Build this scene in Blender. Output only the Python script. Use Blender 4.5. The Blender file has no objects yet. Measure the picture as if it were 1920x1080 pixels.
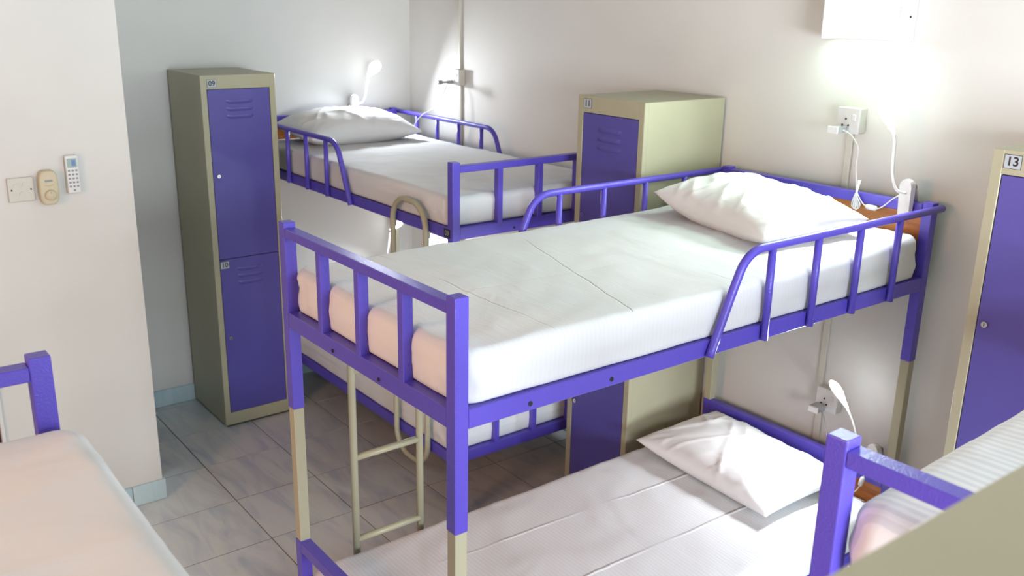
import bpy, bmesh, math, random
from mathutils import Vector, Matrix, noise

random.seed(7)
S = bpy.context.scene
COL = S.collection
PI = math.pi


def lin(c):
    return c / 12.92 if c <= 0.04045 else ((c + 0.055) / 1.055) ** 2.4


def rgb(r, g, b):
    return (lin(r / 255), lin(g / 255), lin(b / 255), 1.0)


# ------------------------------------------------------------------ camera
cam_data = bpy.data.cameras.new('camera')
cam = bpy.data.objects.new('camera', cam_data)
COL.objects.link(cam)
F = Vector((-0.75964317, 0.58144516, -0.29131388))
R = Vector((0.60398016, 0.79684868, 0.01549669))
U = Vector((-0.24114355, 0.16417585, 0.956502))
m = Matrix.Identity(4)
for i in range(3):
    m[i][0], m[i][1], m[i][2] = R[i], U[i], -F[i]
m.translation = (4.9909, -3.0337, 2.1865)
cam.matrix_world = m
cam_data.sensor_width = 36.0
cam_data.lens = 1766.89 / 1920 * 36
cam_data.shift_x = 0.00722
cam_data.shift_y = 0.00098
cam_data.clip_start = 0.05
cam_data.dof.use_dof = True
cam_data.dof.focus_distance = 2.5
cam_data.dof.aperture_fstop = 5.6
S.camera = cam

# ------------------------------------------------------------------ view + world + room light
S.view_settings.view_transform = 'Standard'
S.view_settings.look = 'None'
S.view_settings.gamma = 1.0
S.view_settings.exposure = 0.06
S.view_settings.use_curve_mapping = False
S.cycles.max_bounces = 10
S.cycles.diffuse_bounces = 2
S.cycles.sample_clamp_indirect = 6.0
S.cycles.caustics_reflective = False
S.cycles.caustics_refractive = False

world = bpy.data.worlds.new('daylight')
S.world = world
world.use_nodes = True
world.node_tree.nodes['Background'].inputs['Color'].default_value = (0.75, 0.85, 1.0, 1)
world.node_tree.nodes['Background'].inputs['Strength'].default_value = 1.5


def area_light(name, loc, direction, sx, sy, power, color):
    d = bpy.data.lights.new(name, 'AREA')
    d.shape = 'RECTANGLE'
    d.size, d.size_y = sx, sy
    d.energy = power
    d.color = color
    o = bpy.data.objects.new(name, d)
    COL.objects.link(o)
    o.location = loc
    o.rotation_euler = Vector(direction).to_track_quat('-Z', 'Y').to_euler()
    return o


# daylight through the window in the far end wall and through the warm curtained window
area_light('window_daylight', (6.88, -2.0, 1.55), (-1, 0, -0.05), 2.0, 1.2, 255, (0.83, 0.92, 1.0))
area_light('curtained_window_daylight', (3.3, -4.86, 2.00), (0.45, 1, -0.38), 1.3, 0.7, 58, (1.0, 0.53, 0.31))


LED_STRENGTH = 520.0
TUBE_STRENGTH = 27.0


# ------------------------------------------------------------------ materials
def new_mat(name):
    mt = bpy.data.materials.new(name)
    mt.use_nodes = True
    nt = mt.node_tree
    return mt, nt, nt.nodes['Principled BSDF']


def N(nt, typ, **kw):
    n = nt.nodes.new(typ)
    for k, v in kw.items():
        setattr(n, k, v)
    return n


def ramp(nt, stops):
    r = N(nt, 'ShaderNodeValToRGB')
    el = r.color_ramp.elements
    while len(el) < len(stops):
        el.new(0.5)
    for e, (p, c) in zip(el, stops):
        e.position = p
        e.color = c
    return r


def noise_tex(nt, scale, detail=3, coord='Object', vec_scale=None, dist=0.0):
    tc = N(nt, 'ShaderNodeTexCoord')
    src = tc.outputs[coord]
    if vec_scale:
        mp = N(nt, 'ShaderNodeMapping')
        mp.inputs['Scale'].default_value = vec_scale
        nt.links.new(src, mp.inputs['Vector'])
        src = mp.outputs['Vector']
    n = N(nt, 'ShaderNodeTexNoise')
    n.inputs['Scale'].default_value = scale
    n.inputs['Detail'].default_value = detail
    n.inputs['Distortion'].default_value = dist
    nt.links.new(src, n.inputs['Vector'])
    return n


def add_bump(nt, bsdf, height, strength, distance, prev=None):
    b = N(nt, 'ShaderNodeBump')
    b.inputs['Strength'].default_value = strength
    b.inputs['Distance'].default_value = distance
    nt.links.new(height, b.inputs['Height'])
    if prev is not None:
        nt.links.new(prev.outputs['Normal'], b.inputs['Normal'])
    nt.links.new(b.outputs['Normal'], bsdf.inputs['Normal'])
    return b


def powder(name, col, rough, bump=0.25, var=0.06, scale=420, coat=0.0):
    mt, nt, b = new_mat(name)
    n1 = noise_tex(nt, 3.0, 4)
    c0 = tuple(x * (1 - var) for x in col[:3]) + (1,)
    c1 = tuple(min(1, x * (1 + var)) for x in col[:3]) + (1,)
    rp = ramp(nt, [(0.3, c0), (0.7, c1)])
    nt.links.new(n1.outputs['Fac'], rp.inputs['Fac'])
    nt.links.new(rp.outputs['Color'], b.inputs['Base Color'])
    b.inputs['Roughness'].default_value = rough
    b.inputs['Coat Weight'].default_value = coat
    b.inputs['Coat Roughness'].default_value = 0.15
    n2 = noise_tex(nt, scale, 2)
    add_bump(nt, b, n2.outputs['Fac'], bump, 0.0011)
    return mt


def plastic(name, col, rough=0.35):
    mt, nt, b = new_mat(name)
    n = noise_tex(nt, 60, 2)
    rp = ramp(nt, [(0.35, tuple(x * 0.97 for x in col[:3]) + (1,)), (0.65, col)])
    nt.links.new(n.outputs['Fac'], rp.inputs['Fac'])
    nt.links.new(rp.outputs['Color'], b.inputs['Base Color'])
    b.inputs['Roughness'].default_value = rough
    return mt


def emit_mat(name, col, strength):
    mt, nt, b = new_mat(name)
    b.inputs['Base Color'].default_value = (0.9, 0.9, 0.9, 1)
    b.inputs['Emission Color'].default_value = col
    b.inputs['Emission Strength'].default_value = strength
    return mt


def wall_mat():
    mt, nt, b = new_mat('wall_paint')
    n = noise_tex(nt, 1.6, 5)
    rp = ramp(nt, [(0.3, (0.725, 0.715, 0.675, 1)), (0.7, (0.78, 0.77, 0.73, 1))])
    nt.links.new(n.outputs['Fac'], rp.inputs['Fac'])
    nt.links.new(rp.outputs['Color'], b.inputs['Base Color'])
    b.inputs['Roughness'].default_value = 0.6
    n2 = noise_tex(nt, 24, 5)
    add_bump(nt, b, n2.outputs['Fac'], 0.10, 0.003)
    return mt


def tile_mat(name='glazed_tile', blue=0.0):
    mt, nt, b = new_mat(name)
    tc = N(nt, 'ShaderNodeTexCoord')
    oi = N(nt, 'ShaderNodeObjectInfo')
    geo = N(nt, 'ShaderNodeNewGeometry')
    mp = N(nt, 'ShaderNodeMapping')
    mp.inputs['Rotation'].default_value = (0, 0, math.radians(-32))
    mp.inputs['Scale'].default_value = (1.0, 4.2, 1.0)
    comb = N(nt, 'ShaderNodeVectorMath', operation='MULTIPLY_ADD')
    cx = N(nt, 'ShaderNodeCombineXYZ')
    nt.links.new(oi.outputs['Random'], cx.inputs[0])
    nt.links.new(oi.outputs['Random'], cx.inputs[2])
    nt.links.new(cx.outputs[0], comb.inputs[0])
    comb.inputs[1].default_value = (9, 9, 9)
    nt.links.new(geo.outputs['Position'], comb.inputs[2])
    nt.links.new(comb.outputs[0], mp.inputs['Vector'])
    n = N(nt, 'ShaderNodeTexNoise')
    n.inputs['Scale'].default_value = 2.3
    n.inputs['Detail'].default_value = 6
    n.inputs['Distortion'].default_value = 1.1
    nt.links.new(mp.outputs['Vector'], n.inputs['Vector'])
    rp = ramp(nt, [(0.30, (0.53 - 0.10 * blue, 0.60, 0.67, 1)), (0.42, (0.65 - 0.16 * blue, 0.70, 0.74, 1)),
                   (0.55, (0.75 - 0.18 * blue, 0.785 - 0.05 * blue, 0.785, 1)), (0.8, (0.78 - 0.14 * blue, 0.80, 0.79, 1))])
    nt.links.new(n.outputs['Fac'], rp.inputs['Fac'])
    nt.links.new(rp.outputs['Color'], b.inputs['Base Color'])
    b.inputs['Roughness'].default_value = 0.28
    n2 = noise_tex(nt, 9, 2)
    add_bump(nt, b, n2.outputs['Fac'], 0.04, 0.002)
    return mt


def wood_mat():
    mt, nt, b = new_mat('varnished_board')
    n = noise_tex(nt, 6.0, 6, vec_scale=(1.0, 1.0, 9.0), dist=0.6)
    rp = ramp(nt, [(0.3, rgb(150, 84, 34)), (0.5, rgb(186, 112, 50)), (0.75, rgb(206, 138, 74))])
    nt.links.new(n.outputs['Fac'], rp.inputs['Fac'])
    nt.links.new(rp.outputs['Color'], b.inputs['Base Color'])
    b.inputs['Roughness'].default_value = 0.35
    return mt


def door_mat():
    mt, nt, b = new_mat('dark_door_wood')
    n = noise_tex(nt, 5.0, 6, vec_scale=(6.0, 6.0, 0.6), dist=0.5)
    rp = ramp(nt, [(0.3, rgb(52, 32, 24)), (0.7, rgb(86, 54, 40))])
    nt.links.new(n.outputs['Fac'], rp.inputs['Fac'])
    nt.links.new(rp.outputs['Color'], b.inputs['Base Color'])
    b.inputs['Roughness'].default_value = 0.4
    return mt


def sheet_mat(name, stripe=True, col=(0.80, 0.80, 0.80), low=0.90, bump=0.16, folds=(), wave=22.0):
    """white cotton; satin stripes run across the bed (local x), bands repeat along local y"""
    mt, nt, b = new_mat(name)
    b.inputs['Roughness'].default_value = 0.8
    b.inputs['Sheen Weight'].default_value = 0.15
    tc = N(nt, 'ShaderNodeTexCoord')
    nz = noise_tex(nt, 5.0, 4)
    base = ramp(nt, [(0.3, tuple(c * 0.965 for c in col) + (1,)), (0.7, col + (1,))])
    nt.links.new(nz.outputs['Fac'], base.inputs['Fac'])
    wr = noise_tex(nt, 11.0, 5, vec_scale=(0.5, 1.6, 1.0), dist=0.8)
    b1 = add_bump(nt, b, wr.outputs['Fac'], 0.22, 0.012)
    for ax, c, slope, width, hgt in folds:
        # pressed fold line of the laundered sheet: a narrow groove or ridge
        sx_ = N(nt, 'ShaderNodeSeparateXYZ')
        nt.links.new(tc.outputs['Object'], sx_.inputs[0])
        a_, o_ = (sx_.outputs[0], sx_.outputs[1]) if ax == 'x' else (sx_.outputs[1], sx_.outputs[0])
        m1 = N(nt, 'ShaderNodeMath', operation='MULTIPLY_ADD')
        nt.links.new(o_, m1.inputs[0])
        m1.inputs[1].default_value = -slope
        m1.inputs[2].default_value = -c
        m2 = N(nt, 'ShaderNodeMath', operation='ADD')
        nt.links.new(a_, m2.inputs[0])
        nt.links.new(m1.outputs[0], m2.inputs[1])
        wob = noise_tex(nt, 9.0, 3)
        m3 = N(nt, 'ShaderNodeMath', operation='MULTIPLY_ADD')
        nt.links.new(wob.outputs['Fac'], m3.inputs[0])
        m3.inputs[1].default_value = 0.012
        nt.links.new(m2.outputs[0], m3.inputs[2])
        m4 = N(nt, 'ShaderNodeMath', operation='ABSOLUTE')
        nt.links.new(m3.outputs[0], m4.inputs[0])
        mr = N(nt, 'ShaderNodeMapRange')
        mr.interpolation_type = 'SMOOTHSTEP'
        mr.inputs['From Max'].default_value = width
        mr.inputs['To Min'].default_value = hgt
        mr.inputs['To Max'].default_value = 0.0
        nt.links.new(m4.outputs[0], mr.inputs['Value'])
        ge = N(nt, 'ShaderNodeNewGeometry')
        sn = N(nt, 'ShaderNodeSeparateXYZ')
        nt.links.new(ge.outputs['True Normal'], sn.inputs[0])
        up = N(nt, 'ShaderNodeMapRange')
        up.inputs['From Min'].default_value = 0.80
        up.inputs['From Max'].default_value = 0.97
        nt.links.new(sn.outputs[2], up.inputs['Value'])
        fad = noise_tex(nt, 2.6, 2)
        fr_ = N(nt, 'ShaderNodeMapRange')
        fr_.inputs['From Min'].default_value = 0.35
        fr_.inputs['From Max'].default_value = 0.60
        nt.links.new(fad.outputs['Fac'], fr_.inputs['Value'])
        mu = N(nt, 'ShaderNodeMath', operation='MULTIPLY')
        nt.links.new(up.outputs['Result'], mu.inputs[0])
        nt.links.new(fr_.outputs['Result'], mu.inputs[1])
        mu2 = N(nt, 'ShaderNodeMath', operation='MULTIPLY')
        nt.links.new(mu.outputs[0], mu2.inputs[0])
        nt.links.new(mr.outputs['Result'], mu2.inputs[1])
        b1 = add_bump(nt, b, mu2.outputs[0], 0.8, 0.004, prev=b1)
    if stripe:
        w = N(nt, 'ShaderNodeTexWave', wave_type='BANDS', bands_direction='Y', wave_profile='SIN')
        w.inputs['Scale'].default_value = wave
        w.inputs['Distortion'].default_value = 0.25
        w.inputs['Detail'].default_value = 1.0
        w.inputs['Detail Scale'].default_value = 0.4
        nt.links.new(tc.outputs['Object'], w.inputs['Vector'])
        sr = ramp(nt, [(0.40, (low, low + 0.015, low + 0.04, 1)), (0.60, (1, 1, 1, 1))])
        nt.links.new(w.outputs['Fac'], sr.inputs['Fac'])
        mx = N(nt, 'ShaderNodeMix', data_type='RGBA', blend_type='MULTIPLY')
        mx.inputs['Factor'].default_value = 1.0
        nt.links.new(base.outputs['Color'], mx.inputs['A'])
        nt.links.new(sr.outputs['Color'], mx.inputs['B'])
        nt.links.new(mx.outputs['Result'], b.inputs['Base Color'])
        add_bump(nt, b, w.outputs['Fac'], bump, 0.0010, prev=b1)
    else:
        nt.links.new(base.outputs['Color'], b.inputs['Base Color'])
    return mt


M = {}
M['wall'] = wall_mat()
M['ceiling'] = plastic('ceiling_board', (0.42, 0.40, 0.37, 1), 0.8)
M['tile'] = tile_mat()
M['skirting_tile'] = tile_mat('blue_skirting_tile', 0.9)
M['grout'] = plastic('grout', rgb(104, 98, 84), 0.9)
M['purple'] = powder('purple_powder_coat', rgb(93, 79, 196), 0.30, bump=0.7, scale=300)
M['locker_purple'] = powder('purple_locker_paint', rgb(90, 83, 164), 0.36, bump=0.12)
M['beige'] = powder('beige_powder_coat', rgb(180, 176, 148), 0.38, bump=0.15)
M['wood'] = wood_mat()
M['door'] = door_mat()
M['sheet_striped'] = sheet_mat('striped_white_sheet', True, low=0.85, bump=0.22, wave=15.0)
M['sheet_plain'] = sheet_mat('soft_white_sheet', True, low=0.988, bump=0.0)
M['sheet_far'] = sheet_mat('plain_white_sheet', True, low=0.975, bump=0.02)
M['sheet_top'] = sheet_mat('creased_white_sheet', True, low=0.97, bump=0.03,
                           folds=(('y', -0.655, 0.0, 0.0042, -1.0), ('y', -0.27, -0.31, 0.0042, -1.0), ('y', 0.02, 0.05, 0.004, -0.7), ('x', 0.10, 0.06, 0.004, -0.4)))
M['sheet_low'] = sheet_mat('folded_white_sheet', True, low=0.93, bump=0.12, folds=(('x', -0.16, 0.05, 0.010, 1.0), ('x', 0.15, 0.02, 0.010, 1.0)))
M['pillow'] = sheet_mat('white_pillowcase', False, (0.84, 0.84, 0.84))
M['white'] = plastic('white_plastic', (0.80, 0.80, 0.79, 1), 0.3)
M['offwhite'] = plastic('off_white_plastic', rgb(214, 211, 198), 0.4)
M['cream'] = plastic('cream_plastic', rgb(212, 200, 168), 0.4)
M['grey'] = plastic('grey_plastic', rgb(150, 152, 152), 0.4)
M['dark'] = plastic('dark_hole', (0.012, 0.012, 0.014, 1), 0.6)
M['ink'] = plastic('black_ink', (0.02, 0.02, 0.03, 1), 0.6)
M['plate'] = plastic('number_plate', rgb(186, 194, 200), 0.4)
M['plate_dark'] = plastic('dark_number_plate', rgb(24, 24, 40), 0.35)
M['rubber'] = plastic('black_rubber', (0.03, 0.03, 0.03, 1), 0.7)
M['white_paint'] = plastic('white_gloss_paint', (0.82, 0.82, 0.80, 1), 0.3)
M['lcd'] = plastic('pale_display', rgb(170, 196, 190), 0.15)
M['lcd_blue'] = plastic('blue_display_patch', rgb(120, 146, 196), 0.2)
mt, nt, b = new_mat('chrome')
b.inputs['Metallic'].default_value = 1.0
b.inputs['Base Color'].default_value = (0.75, 0.74, 0.70, 1)
b.inputs['Roughness'].default_value = 0.22
M['chrome'] = mt
mt, nt, b = new_mat('window_glass')
b.inputs['Transmission Weight'].default_value = 1.0
b.inputs['Roughness'].default_value = 0.0
b.inputs['IOR'].default_value = 1.45
M['glass'] = mt
mt, nt, b = new_mat('clear_plastic')
b.inputs['Base Color'].default_value = (0.86, 0.90, 0.92, 1)
b.inputs['Transmission Weight'].default_value = 0.55
b.inputs['Roughness'].default_value = 0.12
M['clear'] = mt
mt, nt, b = new_mat('peach_curtain')
b.inputs['Base Color'].default_value = (0.72, 0.48, 0.34, 1)
b.inputs['Roughness'].default_value = 0.9
M['curtain'] = mt
mt, nt, b = new_mat('translucent_white_shell')
b.inputs['Base Color'].default_value = (0.85, 0.85, 0.83, 1)
tr = N(nt, 'ShaderNodeBsdfTranslucent')
tr.inputs['Color'].default_value = (0.95, 0.93, 0.86, 1)
ms = N(nt, 'ShaderNodeMixShader')
ms.inputs[0].default_value = 0.16
nt.links.new(b.outputs[0], ms.inputs[1])
nt.links.new(tr.outputs[0], ms.inputs[2])
nt.links.new(ms.outputs[0], nt.nodes['Material Output'].inputs['Surface'])
M['shell'] = mt
M['led'] = emit_mat('lit_led_panel', (0.88, 0.94, 1.0, 1), LED_STRENGTH)
M['tube'] = emit_mat('lit_diffuser', (0.70, 1.0, 0.82, 1), TUBE_STRENGTH)


# ------------------------------------------------------------------ mesh helpers
def finish(name, bm, mat, parent=None, smooth=False):
    me = bpy.data.meshes.new(name)
    bmesh.ops.recalc_face_normals(bm, faces=bm.faces[:])
    bm.to_mesh(me)
    bm.free()
    if smooth:
        me.polygons.foreach_set('use_smooth', [True] * len(me.polygons))
    me.materials.append(mat)
    o = bpy.data.objects.new(name, me)
    COL.objects.link(o)
    if parent is not None:
        o.parent = parent
    return o


def empty(name, loc, rz=0.0):
    o = bpy.data.objects.new(name, None)
    o.empty_display_size = 0.05
    COL.objects.link(o)
    o.location = loc
    o.rotation_euler = (0, 0, rz)
    return o


def tag(o, label, cat, group=None):
    o['label'] = label
    o['category'] = cat
    if group:
        o['group'] = group
    return o


def box(bm, lo, hi, bev=0.0, seg=1):
    r = bmesh.ops.create_cube(bm, size=1.0)
    vs = r['verts']
    for v in vs:
        v.co = Vector([lo[i] + (v.co[i] + 0.5) * (hi[i] - lo[i]) for i in range(3)])
    if bev > 0:
        es = list({e for v in vs for e in v.link_edges})
        bmesh.ops.bevel(bm, geom=es, offset=bev, segments=seg, affect='EDGES', profile=0.5)


def nb():
    return bmesh.new()


def box_obj(name, lo, hi, mat, parent=None, bev=0.0, seg=1):
    bm = nb()
    box(bm, lo, hi, bev, seg)
    return finish(name, bm, mat, parent)


def catmull(pts, n=8):
    P = [Vector(p) for p in pts]
    if len(P) < 3:
        return P
    out = []
    for i in range(len(P) - 1):
        p0, p1, p2 = P[max(i - 1, 0)], P[i], P[i + 1]
        p3 = P[min(i + 2, len(P) - 1)]
        for k in range(n):
            t = k / n
            out.append(0.5 * ((2 * p1) + (p2 - p0) * t + (2 * p0 - 5 * p1 + 4 * p2 - p3) * t * t + (3 * p1 - p0 - 3 * p2 + p3) * t ** 3))
    out.append(P[-1])
    return out


def tube(bm, pts, r, seg=10, caps=True):
    P = [Vector(p) for p in pts]
    rs = r if isinstance(r, (list, tuple)) else [r] * len(P)
    t0 = (P[1] - P[0]).normalized()
    ref = Vector((0, 0, 1)) if abs(t0.z) < 0.9 else Vector((1, 0, 0))
    nrm = t0.cross(ref).normalized()
    rings = []
    for i, p in enumerate(P):
        if i == 0:
            t = P[1] - P[0]
        elif i == len(P) - 1:
            t = P[-1] - P[-2]
        else:
            t = (P[i + 1] - P[i]).normalized() + (P[i] - P[i - 1]).normalized()
        t.normalize()
        nrm = (nrm - t * nrm.dot(t)).normalized()
        bn = t.cross(nrm)
        rings.append([bm.verts.new(p + (nrm * math.cos(a) + bn * math.sin(a)) * rs[i]) for a in [2 * PI * k / seg for k in range(seg)]])
    for a, b_ in zip(rings, rings[1:]):
        for k in range(seg):
            bm.faces.new((a[k], a[(k + 1) % seg], b_[(k + 1) % seg], b_[k]))
    if caps:
        bm.faces.new(rings[0][::-1])
        bm.faces.new(rings[-1])


def tube_obj(name, pts, r, mat, parent=None, seg=10):
    bm = nb()
    tube(bm, pts, r, seg)
    o = finish(name, bm, mat, parent, smooth=True)
    return o


def disc_obj(name, c, axis, r, depth, mat, parent=None, seg=16):
    c = Vector(c)
    a = Vector(axis).normalized()
    return tube_obj_flat(name, [c - a * depth / 2, c + a * depth / 2], r, mat, parent, seg)


def tube_obj_flat(name, pts, r, mat, parent, seg):
    bm = nb()
    tube(bm, pts, r, seg)
    return finish(name, bm, mat, parent)


def text_obj(name, body, size, loc, rot, mat, parent, depth=0.0006, bold=0.0):
    size, k = 1.0, size
    depth, bold = depth / k, bold / k
    cu = bpy.data.curves.new(name + '_curve', 'FONT')
    cu.body = body
    cu.size = size
    cu.align_x = 'CENTER'
    cu.align_y = 'CENTER'
    cu.extrude = depth
    cu.offset = bold
    tmp = bpy.data.objects.new(name + '_tmp', cu)
    COL.objects.link(tmp)
    bpy.context.view_layer.update()
    dg = bpy.context.evaluated_depsgraph_get()
    me = bpy.data.meshes.new_from_object(tmp.evaluated_get(dg))
    bpy.data.objects.remove(tmp)
    bpy.data.curves.remove(cu)
    me.name = name
    me.materials.clear()
    me.materials.append(mat)
    o = bpy.data.objects.new(name, me)
    COL.objects.link(o)
    o.parent = parent
    o.location = loc
    o.rotation_euler = rot
    o.scale = (k, k, k)
    return o


def struct(o):
    o['kind'] = 'structure'
    return o


# ------------------------------------------------------------------ room shell
X1, YF, YB, H = 7.0, -5.0, 0.04, 2.95
SX, SY = 1.014, -1.927      # partition face and corner
DY0, DY1, DZ = -3.40, -2.522, 2.05

floor = struct(box_obj('floor', (-0.15, YF - 0.15, -0.10), (X1 + 0.15, YB + 0.15, -0.0014), M['grout']))
struct(box_obj('ceiling', (-0.15, YF - 0.15, H), (X1 + 0.15, YB + 0.15, H + 0.1), M['ceiling']))
struct(box_obj('wall_back', (-0.15, YB, -0.004), (X1 + 0.15, YB + 0.15, H), M['wall']))
struct(box_obj('wall_left', (-0.15, SY, -0.004), (0.0, YB, H), M['wall']))
bm = nb()
box(bm, (-0.15, DY1, -0.004), (SX, SY, H))
box(bm, (SX - 0.15, DY0, DZ), (SX, DY1, H))
box(bm, (SX - 0.15, YF, -0.004), (SX, DY0, H))
struct(finish('wall_partition', bm, M['wall']))
WZ0, WZ1 = 0.9, 2.2
bm = nb()
for lo, hi in [((X1, YF, -0.004), (X1 + 0.15, -3.1, H)), ((X1, -0.9, -0.004), (X1 + 0.15, YB, H)),
               ((X1, -3.1, -0.004), (X1 + 0.15, -0.9, WZ0)), ((X1, -3.1, WZ1), (X1 + 0.15, -0.9, H))]:
    box(bm, lo, hi)
struct(finish('wall_right', bm, M['wall']))
bm = nb()
for lo, hi in [((SX - 0.15, YF - 0.15, -0.004), (2.6, YF, H)), ((4.0, YF - 0.15, -0.004), (X1 + 0.15, YF, H)),
               ((2.6, YF - 0.15, -0.004), (4.0, YF, 1.6)), ((2.6, YF - 0.15, 2.4), (4.0, YF, H))]:
    box(bm, lo, hi)
struct(finish('wall_front', bm, M['wall']))


def window(name, axis, a0, a1, pos, WZ0=WZ0, WZ1=WZ1):
    root = struct(empty(name, (0, 0, 0)))

    def bx(n, a, b, z0, z1, t0, t1, mat, bev=0.003):
        if axis == 'x':
            return box_obj(n, (pos + t0, a, z0), (pos + t1, b, z1), mat, root, bev)
        return box_obj(n, (a, pos + t0, z0), (b, pos + t1, z1), mat, root, bev)
    w = 0.05
    mid = (a0 + a1) / 2
    for a, b, z0, z1 in [(a0, a0 + w, WZ0, WZ1), (a1 - w, a1, WZ0, WZ1), (a0 + w, a1 - w, WZ0, WZ0 + w), (a0 + w, a1 - w, WZ1 - w, WZ1),
                         (mid - w / 2, mid + w / 2, WZ0 + w, WZ1 - w)]:
        bx('frame', a, b, z0, z1, 0.03, 0.08, M['white_paint'])
    bx('pane', a0 + w, mid - w / 2, WZ0 + w, WZ1 - w, 0.052, 0.056, M['glass'], 0)
    bx('pane', mid + w / 2, a1 - w, WZ0 + w, WZ1 - w, 0.052, 0.056, M['glass'], 0)
    return root


window('window_1', 'x', -3.1, -0.9, X1)
window('window_2', 'y', 2.6, 4.0, YF - 0.1, 1.6, 2.4)

# dark wooden door with its white frame, beyond the partition
door = struct(box_obj('door_1', (SX - 0.06, DY0 + 0.045, 0.004), (SX - 0.02, DY1 - 0.016, DZ - 0.045), M['door'], None, 0.003))
bm = nb()
box(bm, (SX - 0.12, DY0, 0.0), (SX + 0.012, DY0 + 0.045, DZ), 0.003)
box(bm, (SX - 0.12, DY1 - 0.016, 0.0), (SX + 0.012, DY1, DZ), 0.003)
box(bm, (SX - 0.12, DY0 + 0.045, DZ - 0.045), (SX + 0.012, DY1 - 0.016, DZ), 0.003)
finish('door_frame', bm, M['white_paint'], door)
disc_obj('door_knob', (SX + 0.01, DY0 + 0.10, 1.0), (1, 0, 0), 0.025, 0.06, M['chrome'], door)

# floor tiles, one object each, laid on the grout bed
TT, TX, TY = 0.3919, 0.4441, -1.6717
tile_mesh = None
g = 0.0022
for i in range(-2, 18):
    for j in range(-10, 6):
        x0, x1 = TX + i * TT, TX + (i + 1) * TT
        y0, y1 = TY + j * TT, TY + (j + 1) * TT
        cx0, cx1, cy0, cy1 = max(x0, 0.0), min(x1, X1), max(y0, YF), min(y1, YB)
        if cx1 - cx0 < 0.03 or cy1 - cy0 < 0.03:
            continue
        if cx1 < SX and cy1 < SY:
            continue
        whole = (cx0, cx1, cy0, cy1) == (x0, x1, y0, y1)
        if whole and tile_mesh is not None:
            o = bpy.data.objects.new('tile', tile_mesh)
            COL.objects.link(o)
            o.parent = floor
        else:
            o = box_obj('tile', (cx0 - x0 + g, cy0 - y0 + g, -0.0012), (cx1 - x0 - g, cy1 - y0 - g, 0.0), M['tile'], floor, 0.0012)
            if whole:
                tile_mesh = o.data
        o.location = (x0, y0, random.uniform(-0.0004, 0.0004))


# skirting tiles
def skirting(name, axis, pos, a0, a1, joint, sgn):
    """tiles 0.39 long, 0.095 high, 12 mm thick on a wall face; axis is the running direction"""
    root = None
    root = struct(empty(name, (0, 0, 0)))
    k0 = math.floor((a0 - joint) / TT)
    a = a0
    k = k0 + 1
    while a < a1 - 0.01:
        b = min(joint + k * TT, a1)
        k += 1
        if b - a < 0.01:
            continue
        lo, hi = sorted((pos, pos + sgn * 0.012))
        if axis == 'y':
            box_obj('tile', (lo, a + 0.0012, 0.001), (hi, b - 0.0012, 0.096), M['skirting_tile'], root, 0.0012)
        else:
            box_obj('tile', (a + 0.0012, lo, 0.001), (b - 0.0012, hi, 0.096), M['skirting_tile'], root, 0.0012)
        a = b
    return root


skirting('baseboard_left', 'y', 0.0, SY + 0.013, YB - 0.013, TY, 1)
skirting('baseboard_back', 'x', YB, 0.0, X1, TX, -1)
skirting('baseboard_partition', 'y', SX, DY1, SY + 0.012, -2.062, 1)
skirting('baseboard_recess', 'x', SY, 0.013, SX, TX, 1)
skirting('baseboard_front', 'x', YF, SX, X1, TX, 1)
skirting('baseboard_right', 'y', X1, YF + 0.013, YB - 0.013, TY, -1)


# ------------------------------------------------------------------ bunk beds
P_ = 0.0365
W2 = 0.4455
ZL, ZJ, ZB = 0.5637, 1.0122, 1.583
RZ0, RZ1 = 1.2705, 1.318
LZ0, LZ1 = 0.275, 0.323


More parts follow.
